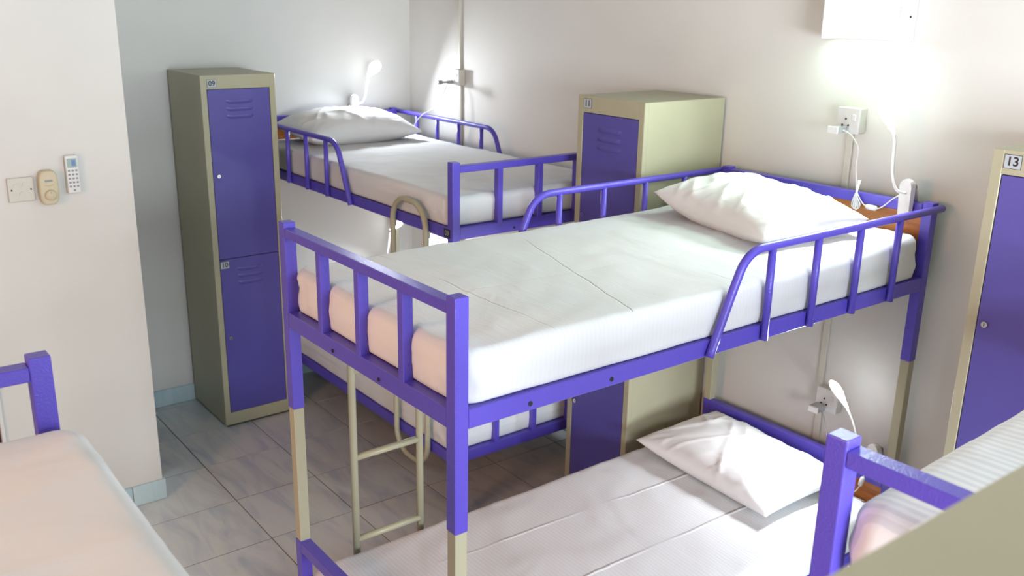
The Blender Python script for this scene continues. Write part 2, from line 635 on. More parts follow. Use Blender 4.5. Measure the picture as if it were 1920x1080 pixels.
def make_bed(name, loc, rz, L, label, guards=(-1, 1)):
    """local frame: head at y = 0 (wall side), foot at y = -L, floor at z = 0"""
    root = tag(empty(name, loc, rz), label, 'bunk bed')
    pu, be = M['purple'], M['beige']
    w = W2
    for sx in (-1, 1):
        x0, x1 = sorted((sx * w, sx * (w - P_)))
        for y0, y1, zt in ((-L, -L + P_, ZB), (-P_, 0, ZB - 0.011)):
            p = box_obj('post', (x0, y0, ZJ), (x1, y1, zt), pu, root, 0.0025, 2)
            box_obj('sleeve', (x0 + 0.0015, y0 + 0.0015, ZL), (x1 - 0.0015, y1 - 0.0015, ZJ), be, root, 0.0015)
            lp = box_obj('lower_post', (x0, y0, 0.018), (x1, y1, ZL), pu, root, 0.0025, 2)
            box_obj('foot_cap', (x0 - 0.001, y0 - 0.001, 0.0), (x1 + 0.001, y1 + 0.001, 0.02), M['rubber'], lp, 0.002)
    i = w - P_
    bt = 0.0125
    # foot end, upper and lower tier
    yf0, yf1 = -L, -L + P_
    yc = -L + P_ / 2
    box_obj('top_rail', (-i, yf0 + 0.001, 1.5405), (i, yf1 - 0.001, 1.5677), pu, root, 0.002)
    er = box_obj('end_rail', (-i, yf0 + 0.0005, RZ0), (i, yf1, RZ1), pu, root, 0.002)
    for hx in (-0.135, 0.11):
        disc_obj('bolt_hole', (hx, yf0, RZ0 + 0.016), (0, 1, 0), 0.0052, 0.004, M['dark'], er)
    for bx in (-0.2075, 0.0035, 0.2145):
        box_obj('bar', (bx - bt, yf0 + 0.001, RZ1 - 0.004), (bx + bt, yf1 - 0.006, 1.5425), pu, root, 0.002)
    box_obj('top_rail', (-i, yf0 + 0.0005, ZL - 0.038), (i, yf1, ZL - 0.001), pu, root, 0.002)
    box_obj('end_rail', (-i, yf0 + 0.0005, LZ0), (i, yf1, LZ1), pu, root, 0.002)
    for bx in (-0.2075, 0.0035, 0.2145):
        box_obj('bar', (bx - bt, yf0 + 0.001, LZ1 - 0.004), (bx + bt, yf1 - 0.006, ZL - 0.034), pu, root, 0.002)
    # head end
    for z0, z1, e0, e1 in ((1.530, 1.564, RZ0, RZ1), (ZL - 0.056, ZL - 0.001, LZ0, LZ1)):
        box_obj('head_rail', (-i, -P_, z0), (i, -0.0005, z1), pu, root, 0.002)
        box_obj('end_rail', (-i, -P_, e0), (i, -0.0005, e1), pu, root, 0.002)
        box_obj('headboard', (-i, -P_ + 0.012, e1 - 0.002), (i, -P_ + 0.022, z0 + 0.002), M['wood'], root)
    # side rails, sleeping boards
    for sx in (-1, 1):
        x0, x1 = sorted((sx * (w - 0.0005), sx * (w - 0.030)))
        sr = box_obj('side_rail', (x0, yf1, RZ0), (x1, -P_, RZ1), pu, root, 0.002)
        for hy in (-1.729, -1.469):
            disc_obj('bolt_hole', (sx * (w - 0.0005), hy + (1.942 - L), RZ0 + 0.018), (1, 0, 0), 0.0062, 0.003, M['dark'], sr)
        box_obj('side_rail', (x0, yf1, LZ0), (x1, -P_, LZ1), pu, root, 0.002)
    for z in (RZ0 + 0.030, LZ0 + 0.030):
        box_obj('sleeping_board', (-w + 0.031, yf1 + 0.001, z), (w - 0.031, -P_ - 0.001, z + 0.015), M['wood'], root)
    # guard rails of bent round tube
    rt = 0.0125
    for sx in guards:
        gx = sx * (w + rt - 0.0015)
        zt = 1.553
        straight = [(gx, 0.004, zt), (gx, -0.3, zt), (gx, -0.6, zt), (gx, -0.90, zt)]
        bend = catmull([(gx, -0.90, zt), (gx, -0.955, zt - 0.004), (gx, -1.000, zt - 0.030), (gx, -1.032, zt - 0.085), (gx, -1.116, RZ0 + 0.002)], 8)
        gr = tube_obj('guard_rail', straight[:-1] + bend, rt, pu, root, 14)
        for by in (-0.244, -0.458, -0.671, -0.884):
            tube_obj('guard_bar', [(gx, by, zt - 0.004), (gx, by, RZ0 + 0.005)], 0.0112, pu, gr, 12)
    return root


bedA = make_bed('bunk_bed', (0.0216, -0.5365, 0), PI / 2, 1.942,
                'purple steel bunk bed in the far corner with the 09 sticker on its rail')
bedB = make_bed('bunk_bed', (2.9718, -0.0187, 0), 0.0, 1.942,
                'purple steel bunk bed in the middle, its head under the lit wall light')
bedD = make_bed('bunk_bed', (4.7150, 0.030, 0), 0.0, 1.907,
                'purple steel bunk bed in front of locker 13, only its post and top rail showing')
bedC = make_bed('bunk_bed', (5.193, -3.1725, 0), -PI / 2, 1.942,
                'purple steel bunk bed nearest the wall switches, one post rising behind a peach-lit mattress')
# number sticker on the far bed
st = box_obj('number_sticker', (-W2 - 0.0012, -1.925, 1.2775), (-W2 + 0.0004, -1.882, 1.3125), M['plate_dark'], bedA, 0.0004)
text_obj('number', '09', 0.030, (-W2 - 0.0012, -1.9035, 1.295), (PI / 2, 0, -PI / 2), M['grey'], st, 0.0004, 0.0006)


# ------------------------------------------------------------------ mattresses
def fbm(x, y, z, o=4):
    return noise.fractal(Vector((x, y, z)), 1.0, 2.0, o)


def make_mattress(name, loc, rz, sx, sy, h, label, seed, crown=0.012, sag=0.0, hump=0.0, rad=0.035, creases=(), mat='sheet_striped'):
    """a rounded slab in a fitted sheet; local x across the bed, local y along it, base at z = 0, centred"""
    bm = nb()
    nx, ny, ns = 54, 110, 12
    a, b = sx / 2, sy / 2
    rings = []

    def plan(ang_u):
        return ang_u
    # perimeter points of a rounded rectangle
    rc = 0.055
    per = []
    kx, ky, kc = 46, 96, 8

    def seg(p, q, n):
        for k in range(n):
            t = k / n
            per.append((p[0] + (q[0] - p[0]) * t, p[1] + (q[1] - p[1]) * t))

    def arc(c, a0, n):
        for k in range(n):
            t = a0 + PI / 2 * k / n
            per.append((c[0] + rc * math.cos(t), c[1] + rc * math.sin(t)))
    seg((-a + rc, -b), (a - rc, -b), kx)
    arc((a - rc, -b + rc), -PI / 2, kc)
    seg((a, -b + rc), (a, b - rc), ky)
    arc((a - rc, b - rc), 0, kc)
    seg((a - rc, b), (-a + rc, b), kx)
    arc((-a + rc, b - rc), PI / 2, kc)
    seg((-a, b - rc), (-a, -b + rc), ky)
    arc((-a + rc, -b + rc), PI, kc)
    n = len(per)
    # outward normals in plan
    nor = []
    for k in range(n):
        p, q = per[k - 1], per[(k + 1) % n]
        d = Vector((q[1] - p[1], -(q[0] - p[0])))
        nor.append(d.normalized())
    prof = [(0.006, 0.0), (0.0, 0.006)]
    nv = 9
    for k in range(nv):
        prof.append((0.0, 0.006 + (h - rad - 0.006) * (k + 1) / nv))
    for k in range(1, 7):
        t = PI / 2 * k / 6
        prof.append((rad * (1 - math.cos(t)), h - rad + rad * math.sin(t)))
    # inner rings shrink towards the middle
    steps = [0.03, 0.07, 0.12, 0.18, 0.25, 0.33, 0.42, 0.5, 0.58, 0.66, 0.74, 0.82, 0.9, 0.96, 1.0]

    def top_z(x, y):
        u, v = x / a, y / b
        z = crown * (1 - u * u) * (1 - v ** 4)
        z -= sag * (1 - u * u) * max(0, 1 - (v + 0.1) ** 2)
        z += hump * max(0, v) ** 2
        z += 0.0040 * fbm(x * 3.0 + seed, y * 2.2, seed)
        wr = 1 - abs(noise.noise(Vector((x * 2.1 + seed * 3, y * 7.0 + fbm(x * 2, y * 2, 3.3) * 1.5, 1.7))))
        z += 0.0034 * wr ** 6
        wr2 = 1 - abs(noise.noise(Vector((x * 9.0 + y * 3 + seed, y * 2.6 - x * 2, 5.7 + seed))))
        z += 0.0026 * wr2 ** 7
        for cy, amp, wd in creases:
            d = (y - cy - 0.010 * noise.noise(Vector((x * 3, cy, 0)))) / wd
            z += amp * math.exp(-d * d)
        return z
    for (ins, z) in prof:
        ring = []
        for k, (px, py) in enumerate(per):
            s = k / n
            f = z / h
            # drape wrinkles: vertical folds, stronger near the corners
            cor = max(0.0, 1 - min(abs(abs(px) - a) + abs(abs(py) - b), 0.30) / 0.30)
            along = px + py if abs(abs(px) - a) > 0.01 else py
            fold = 0.0022 * noise.noise(Vector((px * 17, py * 17, f * 1.5 + seed))) + cor * 0.012 * noise.noise(Vector((px * 26 + f * 1.2, py * 26, f * 2.0 + seed)))
            fold += 0.003 * noise.noise(Vector((px * 5, py * 5, f * 5 + seed)))
            fold *= math.sin(PI * min(1, max(0, f)) * 0.9 + 0.15)
            off = -ins + fold + 0.004 * math.sin(PI * min(f, 1))
            x, y = px + nor[k].x * off, py + nor[k].y * off
            zz = z
            if z >= h - rad:
                zz += top_z(x, y) * ((z - (h - rad)) / rad)
            if z < 0.02:
                zz += 0.003 * noise.noise(Vector((px * 9, py * 9, seed))) - 0.0
                zz = max(zz, 0.0)
            ring.append(bm.verts.new((x, y, zz)))
        rings.append(ring)
    base = [(px - nor[k].x * rad, py - nor[k].y * rad) for k, (px, py) in enumerate(per)]
    # inner part: regular grid capped by projecting rings onto the x axis spine
    for s in steps:
        ring = []
        for k, (px, py) in enumerate(base):
            sp = max(-(b - a), min(b - a, py))     # spine point
            x = px * (1 - s)
            y = sp + (py - sp) * (1 - s)
            ring.append(bm.verts.new((x, y, h + top_z(x, y))))
        rings.append(ring)
    for A_, B_ in zip(rings, rings[1:]):
        for k in range(n):
            k2 = (k + 1) % n
            bm.faces.new((A_[k], A_[k2], B_[k2], B_[k]))
    # close the spine slit and the underside
    bm.faces.new(rings[0][::-1])
    bmesh.ops.remove_doubles(bm, verts=rings[-1], dist=1e-5)
    o = finish(name, bm, M[mat], None, smooth=True)
    o.location = loc
    o.rotation_euler = (0, 0, rz)
    return tag(o, label, 'mattress')


MT = RZ1 + 0.001
MH = 0.124
make_mattress('mattress', (2.9718, -0.998, MT), 0, 0.868, 1.868, MH, 'top-bunk mattress of the middle bed, white sheet with faint creases and a pale blue side', 1.3,
              sag=0.008, hump=0.018, rad=0.024, mat='sheet_top')
make_mattress('mattress', (2.9718, -0.998, LZ1 + 0.001), 0, 0.868, 1.868, 0.124, 'lower-bunk mattress of the middle bed in a white sheet with fine stripes', 4.1, mat='sheet_low')
make_mattress('mattress', (1.001, -0.5365, MT), PI / 2, 0.868, 1.868, 0.120, 'white top-bunk mattress of the far corner bed marked 09', 7.7, rad=0.024, mat='sheet_far')
make_mattress('mattress', (1.001, -0.5365, LZ1 + 0.001), PI / 2, 0.868, 1.868, 0.120, 'lower-bunk mattress of the far corner bed, seen under the middle bed', 9.2, mat='sheet_far')
make_mattress('mattress', (4.7100, -0.935, MT + 0.010), 0.042, 0.880, 1.820, 0.150, 'white striped mattress before locker 13, behind a purple post and rail', 12.4, rad=0.035, crown=0.006)
make_mattress('mattress', (4.221, -3.1600, MT), -PI / 2, 0.930, 1.858, 0.134, 'peach-tinted mattress close to the camera beside the wall switches', 15.9, rad=0.030, mat='sheet_plain',
              creases=((-0.46, 0.004, 0.012), (-0.2, 0.003, 0.010)))


# ------------------------------------------------------------------ pillows
def make_pillow(name, loc, rot, sx, sy, t, label, seed, lift=0.0):
    bm = nb()
    nu, nv = 72, 54
    a, b = sx / 2, sy / 2
    grids = []
    for side in (1, -1):
        gset = []
        for i in range(nu + 1):
            row = []
            for j in range(nv + 1):
                u, v = -1 + 2 * i / nu, -1 + 2 * j / nv
                u = math.copysign(abs(u) ** 0.85, u)
                v = math.copysign(abs(v) ** 0.85, v)
                x = a * u * (1 - 0.055 * (1 - v * v))
                y = b * v * (1 - 0.075 * (1 - u * u))
                e = max(0.0, (1 - abs(u) ** 2.6) * (1 - abs(v) ** 2.6))
                prof = e ** 0.52
                # wrinkles: rays from the corners and long soft folds
                ang = math.atan2(v - math.copysign(1.05, v), u - math.copysign(1.05, u))
                d = math.hypot(u - math.copysign(1.0, u), v - math.copysign(1.0, v))
                ray = noise.noise(Vector((ang * 4.5, d * 1.1, seed + (2 if u > 0 else 0) + (1 if v > 0 else 0)))) * math.exp(-d * 1.5)
                fold = (1 - abs(noise.noise(Vector((u * 3.0 + v * 1.5 + seed, v * 0.5 - u * 0.3, seed * 2.0))))) ** 9
                fold2 = (1 - abs(noise.noise(Vector((u * 4.4 - v * 1.8 + seed * 2, v * 0.7, seed))))) ** 10
                wr = 0.006 * ray + 0.008 * fold + 0.005 * fold2 + 0.006 * fbm(u * 1.3, v * 1.3, seed)
                if side > 0:
                    z = t * 0.58 * prof + wr * min(1, e * 4)
                else:
                    z = -t * 0.42 * prof - 0.3 * wr * min(1, e * 4)
                    z = max(z, -t * 0.34)
                z += lift * max(0.0, -u) ** 2.5
                row.append((x, y, z))
            gset.append(row)
        grids.append(gset)
    V = [[[None] * (nv + 1) for _ in range(nu + 1)] for _ in range(2)]
    for s in (0, 1):
        for i in range(nu + 1):
            for j in range(nv + 1):
                edge = i in (0, nu) or j in (0, nv)
                if s == 1 and edge:
                    V[1][i][j] = V[0][i][j]
                else:
                    V[s][i][j] = bm.verts.new(grids[s][i][j])
        for i in range(nu):
            for j in range(nv):
                q = (V[s][i][j], V[s][i + 1][j], V[s][i + 1][j + 1], V[s][i][j + 1])
                bm.faces.new(q if s == 0 else q[::-1])
    o = finish(name, bm, M['pillow'], None, smooth=True)
    o.location = loc
    o.rotation_euler = rot
    return tag(o, label, 'pillow')


make_pillow('pillow', (2.970, -0.395, 1.506), (math.radians(4), 0, -0.20), 0.60, 0.44, 0.165, 'plump white pillow on the top bunk of the middle bed', 2.0, lift=0.045)
make_pillow('pillow', (2.930, -0.305, 0.505), (math.radians(2), 0, -0.05), 0.67, 0.46, 0.140, 'creased white pillow on the lower bunk of the middle bed', 6.3, lift=0.02)
make_pillow('pillow', (0.335, -0.570, 1.512), (math.radians(4), 0, PI / 2 + 0.03), 0.68, 0.46, 0.180, 'white pillow on the top bunk of the far corner bed, under a glowing lamp', 8.6, lift=0.0)


# ------------------------------------------------------------------ bunk ladders
def arch(y0, y1, z0, z1, r, top=True):
    """inverted U in the y-z plane (x = 0)"""
    sg = 1 if top else -1
    pts = [(0, y0, z0)]
    for k in range(9):
        t = PI / 2 * k / 8
        pts.append((0, y0 + r - r * math.cos(t), z1 - sg * (r - r * math.sin(t))))
    for k in range(9):
        t = PI / 2 * k / 8
        pts.append((0, y1 - r + r * math.sin(t), z1 - sg * (r - r * math.cos(t))))
    pts.append((0, y1, z0))
    return pts


def make_ladder(loc, rz, wd, ztop, zbot, rungs, label, closed):
    root = tag(empty('bunk_ladder', loc, rz), label, 'ladder')
    mb = M['beige']
    h = wd / 2
    r = 0.0125
    up = arch(-h, h, ztop - 0.35, ztop, 0.105)
    zb = zbot
    if closed:
        tube_obj('rail', arch(-h, h, ztop - 0.35, ztop, 0.105), r, mb, root, 14)
        tube_obj('rail', arch(-h, h, ztop - 0.35, zbot, 0.105, top=False), r, mb, root, 14)
    else:
        tube_obj('rail', [(0, -h, zbot)] + up + [(0, h, zbot)], r, mb, root, 14)
        for s in (-1, 1):
            tube_obj('rubber_foot', [(0, s * h, zbot - 0.004), (0, s * h, zbot + 0.014)], 0.0145, M['rubber'], root, 14)
    for z in rungs:
        tube_obj('rung', [(0, -h, z), (0, h, z)], 0.0115, mb, root, 12)
    for s in (-1, 1):
        bm = nb()
        box(bm, (0.004, s * h - 0.010, RZ0 - 0.02), (0.016, s * h + 0.010, RZ0 + 0.01), 0.001)
        finish('hook', bm, mb, root)
        tube_obj('bolt', [(-0.012, s * h, RZ0 - 0.04), (-0.019, s * h, RZ0 - 0.04)], 0.005, M['chrome'], root, 10)
    return root


# far bed: hangs on its camera-side rail, plane y = -1.02
make_ladder((1.664, -1.001, 0), PI / 2, 0.262, 1.388, 0.20, (0.95, 0.70),
            'beige tubular ladder hooked on the far corner bed beside pillar post 09', True)
# middle bed: hangs on its far-side rail, plane x = 2.49
make_ladder((2.508, -1.612, 0), 0.0, 0.250, 1.39, 0.385, (1.065, 0.765, 0.465),
            'beige tubular ladder with two visible rungs hanging behind the foot of the middle bed', False)


# ------------------------------------------------------------------ lockers
def make_locker(loc, rz, plates, label, w=0.379, d=0.457, h=1.83):
    """front face at local y = 0 looking to -y, front-left-bottom corner at the origin"""
    root = tag(empty('metal_locker', loc, rz), label, 'locker')
    be, pu = M['beige'], M['locker_purple']
    sl, sr, hd, bt = 0.030, 0.030, 0.066, 0.080
    bm = nb()
    box(bm, (0, 0.020, 0.012), (w, d, h), 0.002)
    box(bm, (0, 0, 0.012), (sl, 0.022, h), 0.0018)
    box(bm, (w - sr, 0, 0.012), (w, 0.022, h), 0.0018)
    box(bm, (sl - 0.002, 0.0004, h - hd), (w - sr + 0.002, 0.022, h), 0.0012)
    box(bm, (sl - 0.002, 0.0004, 0.012), (w - sr + 0.002, 0.022, bt), 0.0012)
    finish('body', bm, be, root)
    box_obj('gap_shadow', (0.012, 0.012, 0.0), (w - 0.012, d - 0.012, 0.013), M['rubber'], root)  # black inset block, standing in for the shadow line under the locker
    for z0, z1 in ((bt + 0.002, 0.9165), (0.9195, h - hd - 0.0025)):
        dr = box_obj('door', (sl + 0.0025, 0.0015, z0), (w - sr - 0.0025, 0.0185, z1), pu, root, 0.0012)
        for k in range(3):
            zc = z1 - 0.062 - k * 0.036
            bm = nb()
            # louvre: a pressed hood, open below
            n = 12
            top, mid, low = [], [], []
            x0, x1 = w / 2 - 0.068, w / 2 + 0.068
            for q in range(n + 1):
                t = q / n
                x = x0 + (x1 - x0) * t
                e = min(1, 6 * t, 6 * (1 - t))
                e = math.sin(e * PI / 2)
                top.append(bm.verts.new((x, 0.0014, zc + 0.012)))
                mid.append(bm.verts.new((x, 0.0014 - 0.0075 * e, zc - 0.006 * e)))
                low.append(bm.verts.new((x, 0.0014, zc - 0.008 * e)))
            for q in range(n):
                bm.faces.new((top[q], top[q + 1], mid[q + 1], mid[q]))
                bm.faces.new((mid[q], mid[q + 1], low[q + 1], low[q]))
            finish('louvre', bm, pu, dr, smooth=True)
        zl = z1 - 0.418
        lk = disc_obj('lock', (0.057, -0.003, zl), (0, 1, 0), 0.0088, 0.012, M['chrome'], dr, 20)
        box_obj('keyhole', (0.0558, -0.0096, zl - 0.004), (0.0582, -0.0088, zl + 0.004), M['dark'], lk)
    for body, px, pz in plates:
        pw, ph = (0.046, 0.038)
        y = 0.0 if pz > 1.7 else 0.0015
        fr = box_obj('number_plate', (px - pw / 2, y - 0.0012, pz - ph / 2), (px + pw / 2, y + 0.0004, pz + ph / 2), M['ink'], root, 0.0003)
        box_obj('plate_face', (px - pw / 2 + 0.0012, y - 0.0018, pz - ph / 2 + 0.0012), (px + pw / 2 - 0.0012, y - 0.0010, pz + ph / 2 - 0.0012), M['plate'], fr)
        text_obj('number', body, 0.034, (px, y - 0.0019, pz), (PI / 2, 0, 0), M['ink'], fr, 0.0004, 0.0006)
    return root


make_locker((0.479, -1.423, 0), PI / 2, (('09', 0.056, 1.791), ('10', 0.056, 0.888)),
            'tall beige locker with two purple doors numbered 09 and 10 in the far recess')
make_locker((2.063, -0.428, 0), 0.0, (('11', 0.058, 1.800),),
            'tall beige locker with purple door numbered 11 standing between two bunk beds')
make_locker((3.765, -0.440, 0), 0.0, (('13', 0.056, 1.800),),
            'tall beige locker with purple door numbered 13 beside the middle bed')
make_locker((5.073, -2.205, 0), PI, (),
            'beige metal locker nearest the camera, only its blurred flat top in view')


# ------------------------------------------------------------------ reading lamps
def make_reading_lamp(base, clip_axis, neck, head_dir, face_n, head_len, head_w, label, cord=None, cord_switch=None, bundle=None, clip_h=0.12):
    """clip lamp: base = world point of the clip centre, clip_axis = outward unit vector of the clip's front (towards the bed)"""
    root = tag(empty('reading_lamp', base), label, 'lamp')
    B = Vector(base)
    ax = Vector(clip_axis).normalized()
    side = ax.cross(Vector((0, 0, 1))).normalized()

    def loc(p):
        return Vector(p) - B
    # clip body: a rounded tongue narrowing at its top, plus its spring arm behind
    bm = nb()
    outline = []
    hw, hh = 0.025, clip_h / 2
    for k in range(13):
        t = PI * k / 12
        outline.append((hw * math.cos(t), hh - 0.024 + 0.028 * math.sin(t)))
    outline += [(-hw * 0.96, 0.0), (-hw * 0.92, -hh + 0.008), (-hw * 0.7, -hh), (hw * 0.7, -hh), (hw * 0.92, -hh + 0.008), (hw * 0.96, 0.0)]
    fr, bk = [], []
    for (s, z) in outline:
        bulge = 0.010 * max(0, min(1, (z + hh) / clip_h))
        fr.append(bm.verts.new(side * s * 0.86 + ax * (0.020 + bulge) + Vector((0, 0, z))))
        bk.append(bm.verts.new(side * s + ax * 0.006 + Vector((0, 0, z))))
    n = len(fr)
    for k in range(n):
        bm.faces.new((fr[k], fr[(k + 1) % n], bk[(k + 1) % n], bk[k]))
    bm.faces.new(fr)
    bm.faces.new(bk[::-1])
    finish('clip', bm, M['white'], root)
    bm = nb()
    q = [side * 0.014, -side * 0.014]
    lo = [-ax * 0.046 + Vector((0, 0, -hh * 0.2)), -ax * 0.012 + Vector((0, 0, hh * 0.80))]
    for p0, p1 in [(lo[0], lo[1])]:
        vs = [bm.verts.new(p + s_ + o_) for p in (p0, p1) for s_ in q for o_ in (ax * 0.004, -ax * 0.004)]
    bmesh.ops.convex_hull(bm, input=bm.verts[:])
    finish('spring_arm', bm, M['offwhite'], root)
    bm = nb()
    tube(bm, [Vector((0, 0, hh * 0.62)) + side * 0.016 - ax * 0.014, Vector((0, 0, hh * 0.62)) - side * 0.016 - ax * 0.014], 0.006, 10)
    finish('hinge', bm, M['grey'], root, smooth=True)
    tube_obj('gooseneck', catmull([loc(p) for p in neck], 10), 0.0048, M['white'], root, 12)
    # head: a leaf-shaped shell with the lit panel in its face
    hd = Vector(head_dir).normalized()
    fn = Vector(face_n)
    fn = (fn - hd * fn.dot(hd)).normalized()
    sd = hd.cross(fn).normalized()
    p0 = loc(neck[-1])
    nk = 18
    bm = nb()
    rings = []
    pr = []
    for k in range(nk + 1):
        t = k / nk
        wv = head_w / 2 * (0.16 + 0.84 * math.sin(min(1, t * 1.25) * PI / 2) ** 1.3) * (1.0 if t < 0.62 else math.sqrt(max(0.0004, 1 - ((t - 0.62) / 0.38) ** 2)))
        pr.append((t, wv))
        c = p0 + hd * (head_len * t)
        ring = []
        for q_ in range(11):
            ang = PI * q_ / 10
            ring.append(bm.verts.new(c + sd * wv * math.cos(ang) - fn * min(0.016, wv * 0.7) * math.sin(ang)))
        rings.append(ring)
    for A_, B_ in zip(rings, rings[1:]):
        for q_ in range(10):
            bm.faces.new((A_[q_], A_[q_ + 1], B_[q_ + 1], B_[q_]))
    bm.faces.new(rings[0])
    bm.faces.new(rings[-1][::-1])
    finish('lamp_head', bm, M['shell'], root, smooth=True)
    bm = nb()
    Ls, Rs = [], []
    for t, wv in pr[1:]:
        c = p0 + hd * (head_len * t) - fn * 0.0030
        Ls.append(bm.verts.new(c + sd * wv * 0.93))
        Rs.append(bm.verts.new(c - sd * wv * 0.93))
    for k in range(len(Ls) - 1):
        bm.faces.new((Ls[k], Ls[k + 1], Rs[k + 1], Rs[k]))
    finish('led_panel', bm, M['led'], root)
    if cord:
        c_o = tube_obj('cord', catmull([loc(p) for p in cord], 8), 0.0021, M['white'], root, 8)
    if cord_switch:
        a_, b_ = [loc(p) for p in cord_switch]
        mid = (a_ + b_) / 2
        bm = nb()
        tube(bm, [a_, a_ + (b_ - a_) * 0.12, mid, b_ - (b_ - a_) * 0.12, b_], [0.003, 0.0085, 0.0095, 0.0085, 0.003], 10)
        finish('cord_switch', bm, M['white'], root, smooth=True)
    if bundle:
        c = loc(bundle)
        bm = nb()
        for k, (dx, ln) in enumerate([(-0.010, 0.080), (-0.004, 0.088), (0.003, 0.084), (0.009, 0.076)]):
            tube(bm, catmull([c + side * dx * 0.3 + Vector((0, 0, 0.050)) + ax * 0.002 * k, c + side * (dx * 0.2 + 0.006) + Vector((0, 0, 0.0)) + ax * 0.003,
                              c + side * dx * 1.1 + Vector((0, 0, -ln * 0.4)), c + side * (dx + 0.006) * 1.2 + Vector((0, 0, -ln * 0.62)),
                              c + side * (dx + 0.012) + Vector((0, 0, -ln * 0.40)), c + side * 0.004 + Vector((0, 0, 0.004)) + ax * 0.004 * k], 6), 0.0021, 6)
        finish('cord_bundle', bm, M['white'], root, smooth=True)
    return root


# top bunk, middle bed
make_reading_lamp((3.330, -0.060, 1.575), (0, -1, 0),
                  [(3.335, -0.088, 1.597), (3.312, -0.108, 1.607), (3.294, -0.112, 1.650), (3.284, -0.106, 1.710), (3.280, -0.102, 1.755), (3.274, -0.105, 1.787)],
                  (-0.28, -0.40, 0.86), (0.05, -0.75, -0.66), 0.122, 0.050,
                  'white gooseneck reading lamp clipped to the head rail of the middle top bunk',
                  cord=[(3.330, -0.075, 1.600), (3.288, -0.072, 1.572), (3.245, -0.066, 1.533), (3.222, -0.064, 1.522), (3.185, -0.064, 1.523), (3.165, -0.066, 1.535),
                        (3.140, -0.066, 1.570), (3.128, -0.060, 1.610), (3.118, -0.055, 1.660), (3.112, -0.045, 1.712), (3.088, -0.040, 1.745), (3.062, -0.036, 1.762), (3.040, -0.040, 1.770)],
                  cord_switch=[(3.226, -0.066, 1.522), (3.180, -0.066, 1.524)], bundle=(3.150, -0.070, 1.560), clip_h=0.128)
# lower bunk, middle bed
make_reading_lamp((3.345, -0.060, 0.615), (0, -1, 0),
                  [(3.330, -0.090, 0.640), (3.296, -0.104, 0.670), (3.280, -0.104, 0.715), (3.262, -0.103, 0.750), (3.240, -0.105, 0.782)],
                  (-0.45, -0.34, 0.82), (0.05, -0.75, -0.66), 0.128, 0.048,
                  'white gooseneck reading lamp glowing beside the low socket over the middle lower bunk',
                  cord=[(3.345, -0.080, 0.600), (3.330, -0.095, 0.545), (3.322, -0.098, 0.505), (3.300, -0.095, 0.470), (3.270, -0.090, 0.465)],
                  cord_switch=[(3.331, -0.096, 0.545), (3.322, -0.098, 0.505)])
# top bunk, far bed
make_reading_lamp((0.062, -0.385, 1.600), (1, 0, 0),
                  [(0.092, -0.375, 1.612), (0.110, -0.350, 1.625), (0.112, -0.330, 1.670), (0.105, -0.318, 1.715), (0.100, -0.303, 1.762)],
                  (0.56, 0.30, 0.77), (0.80, -0.32, -0.55), 0.112, 0.070,
                  'white gooseneck reading lamp glowing above the pillow of the far corner top bunk',
                  cord=[(0.07, -0.36, 1.56), (0.10, -0.26, 1.50), (0.130, -0.20, 1.475), (0.19, -0.150, 1.462), (0.27, -0.125, 1.470), (0.31, -0.112, 1.52),
                        (0.36, -0.098, 1.565), (0.42, -0.092, 1.590), (0.47, -0.075, 1.62), (0.505, -0.05, 1.70), (0.505, -0.03, 1.742)])
# lower bunk, far bed
make_reading_lamp((0.062, -0.250, 0.620), (1, 0, 0),
                  [(0.092, -0.245, 0.640), (0.112, -0.225, 0.655), (0.112, -0.205, 0.72), (0.105, -0.190, 0.78), (0.100, -0.178, 0.83)],
                  (0.56, 0.30, 0.77), (0.80, -0.32, -0.55), 0.112, 0.070,
                  'white reading lamp over the far lower bunk, its glow showing past the beige ladder')


# ------------------------------------------------------------------ sockets, trunking, chargers
def socket_box(name, x0, x1, z0, z1, y0, label, dark=True):
    root = tag(empty(name, ((x0 + x1) / 2, YB, z0)), label, 'socket')
    cx = (x0 + x1) / 2
    w, h = x1 - x0, z1 - z0
    d = y0 - YB
    box_obj('back_box', (-w / 2, d + 0.008, 0), (w / 2, -0.0005, h), M['offwhite'], root, 0.003, 2)
    fp = box_obj('face_plate', (-w / 2 - 0.001, d, -0.001), (w / 2 + 0.001, d + 0.009, h + 0.001), M['white'], root, 0.003, 2)
    for px, pz in ((-0.012, 0.030), (0.0, 0.052), (0.012, 0.030)):
        disc_obj('pin_hole', (px - 0.008, d, pz - 0.002), (0, 1, 0), 0.0036, 0.003, M['dark'], fp, 10)
    box_obj('rocker_switch', (0.016, d - 0.004, 0.045), (0.032, d + 0.001, 0.068), M['white'], fp, 0.002)
    return root


def charger(loc, label):
    root = tag(empty('usb_charger', loc), label, 'charger')
    box_obj('body', (-0.020, -0.058, -0.012), (0.020, -0.008, 0.012), M['clear'], root, 0.003, 2)
    box_obj('end_cap', (-0.021, -0.064, -0.0125), (0.021, -0.056, 0.0125), M['white'], root, 0.002)
    for px in (-0.010, 0.010):
        tube_obj('pin', [(px, -0.010, 0), (px, 0.004, 0)], 0.0026, M['chrome'], root, 8)
    return root


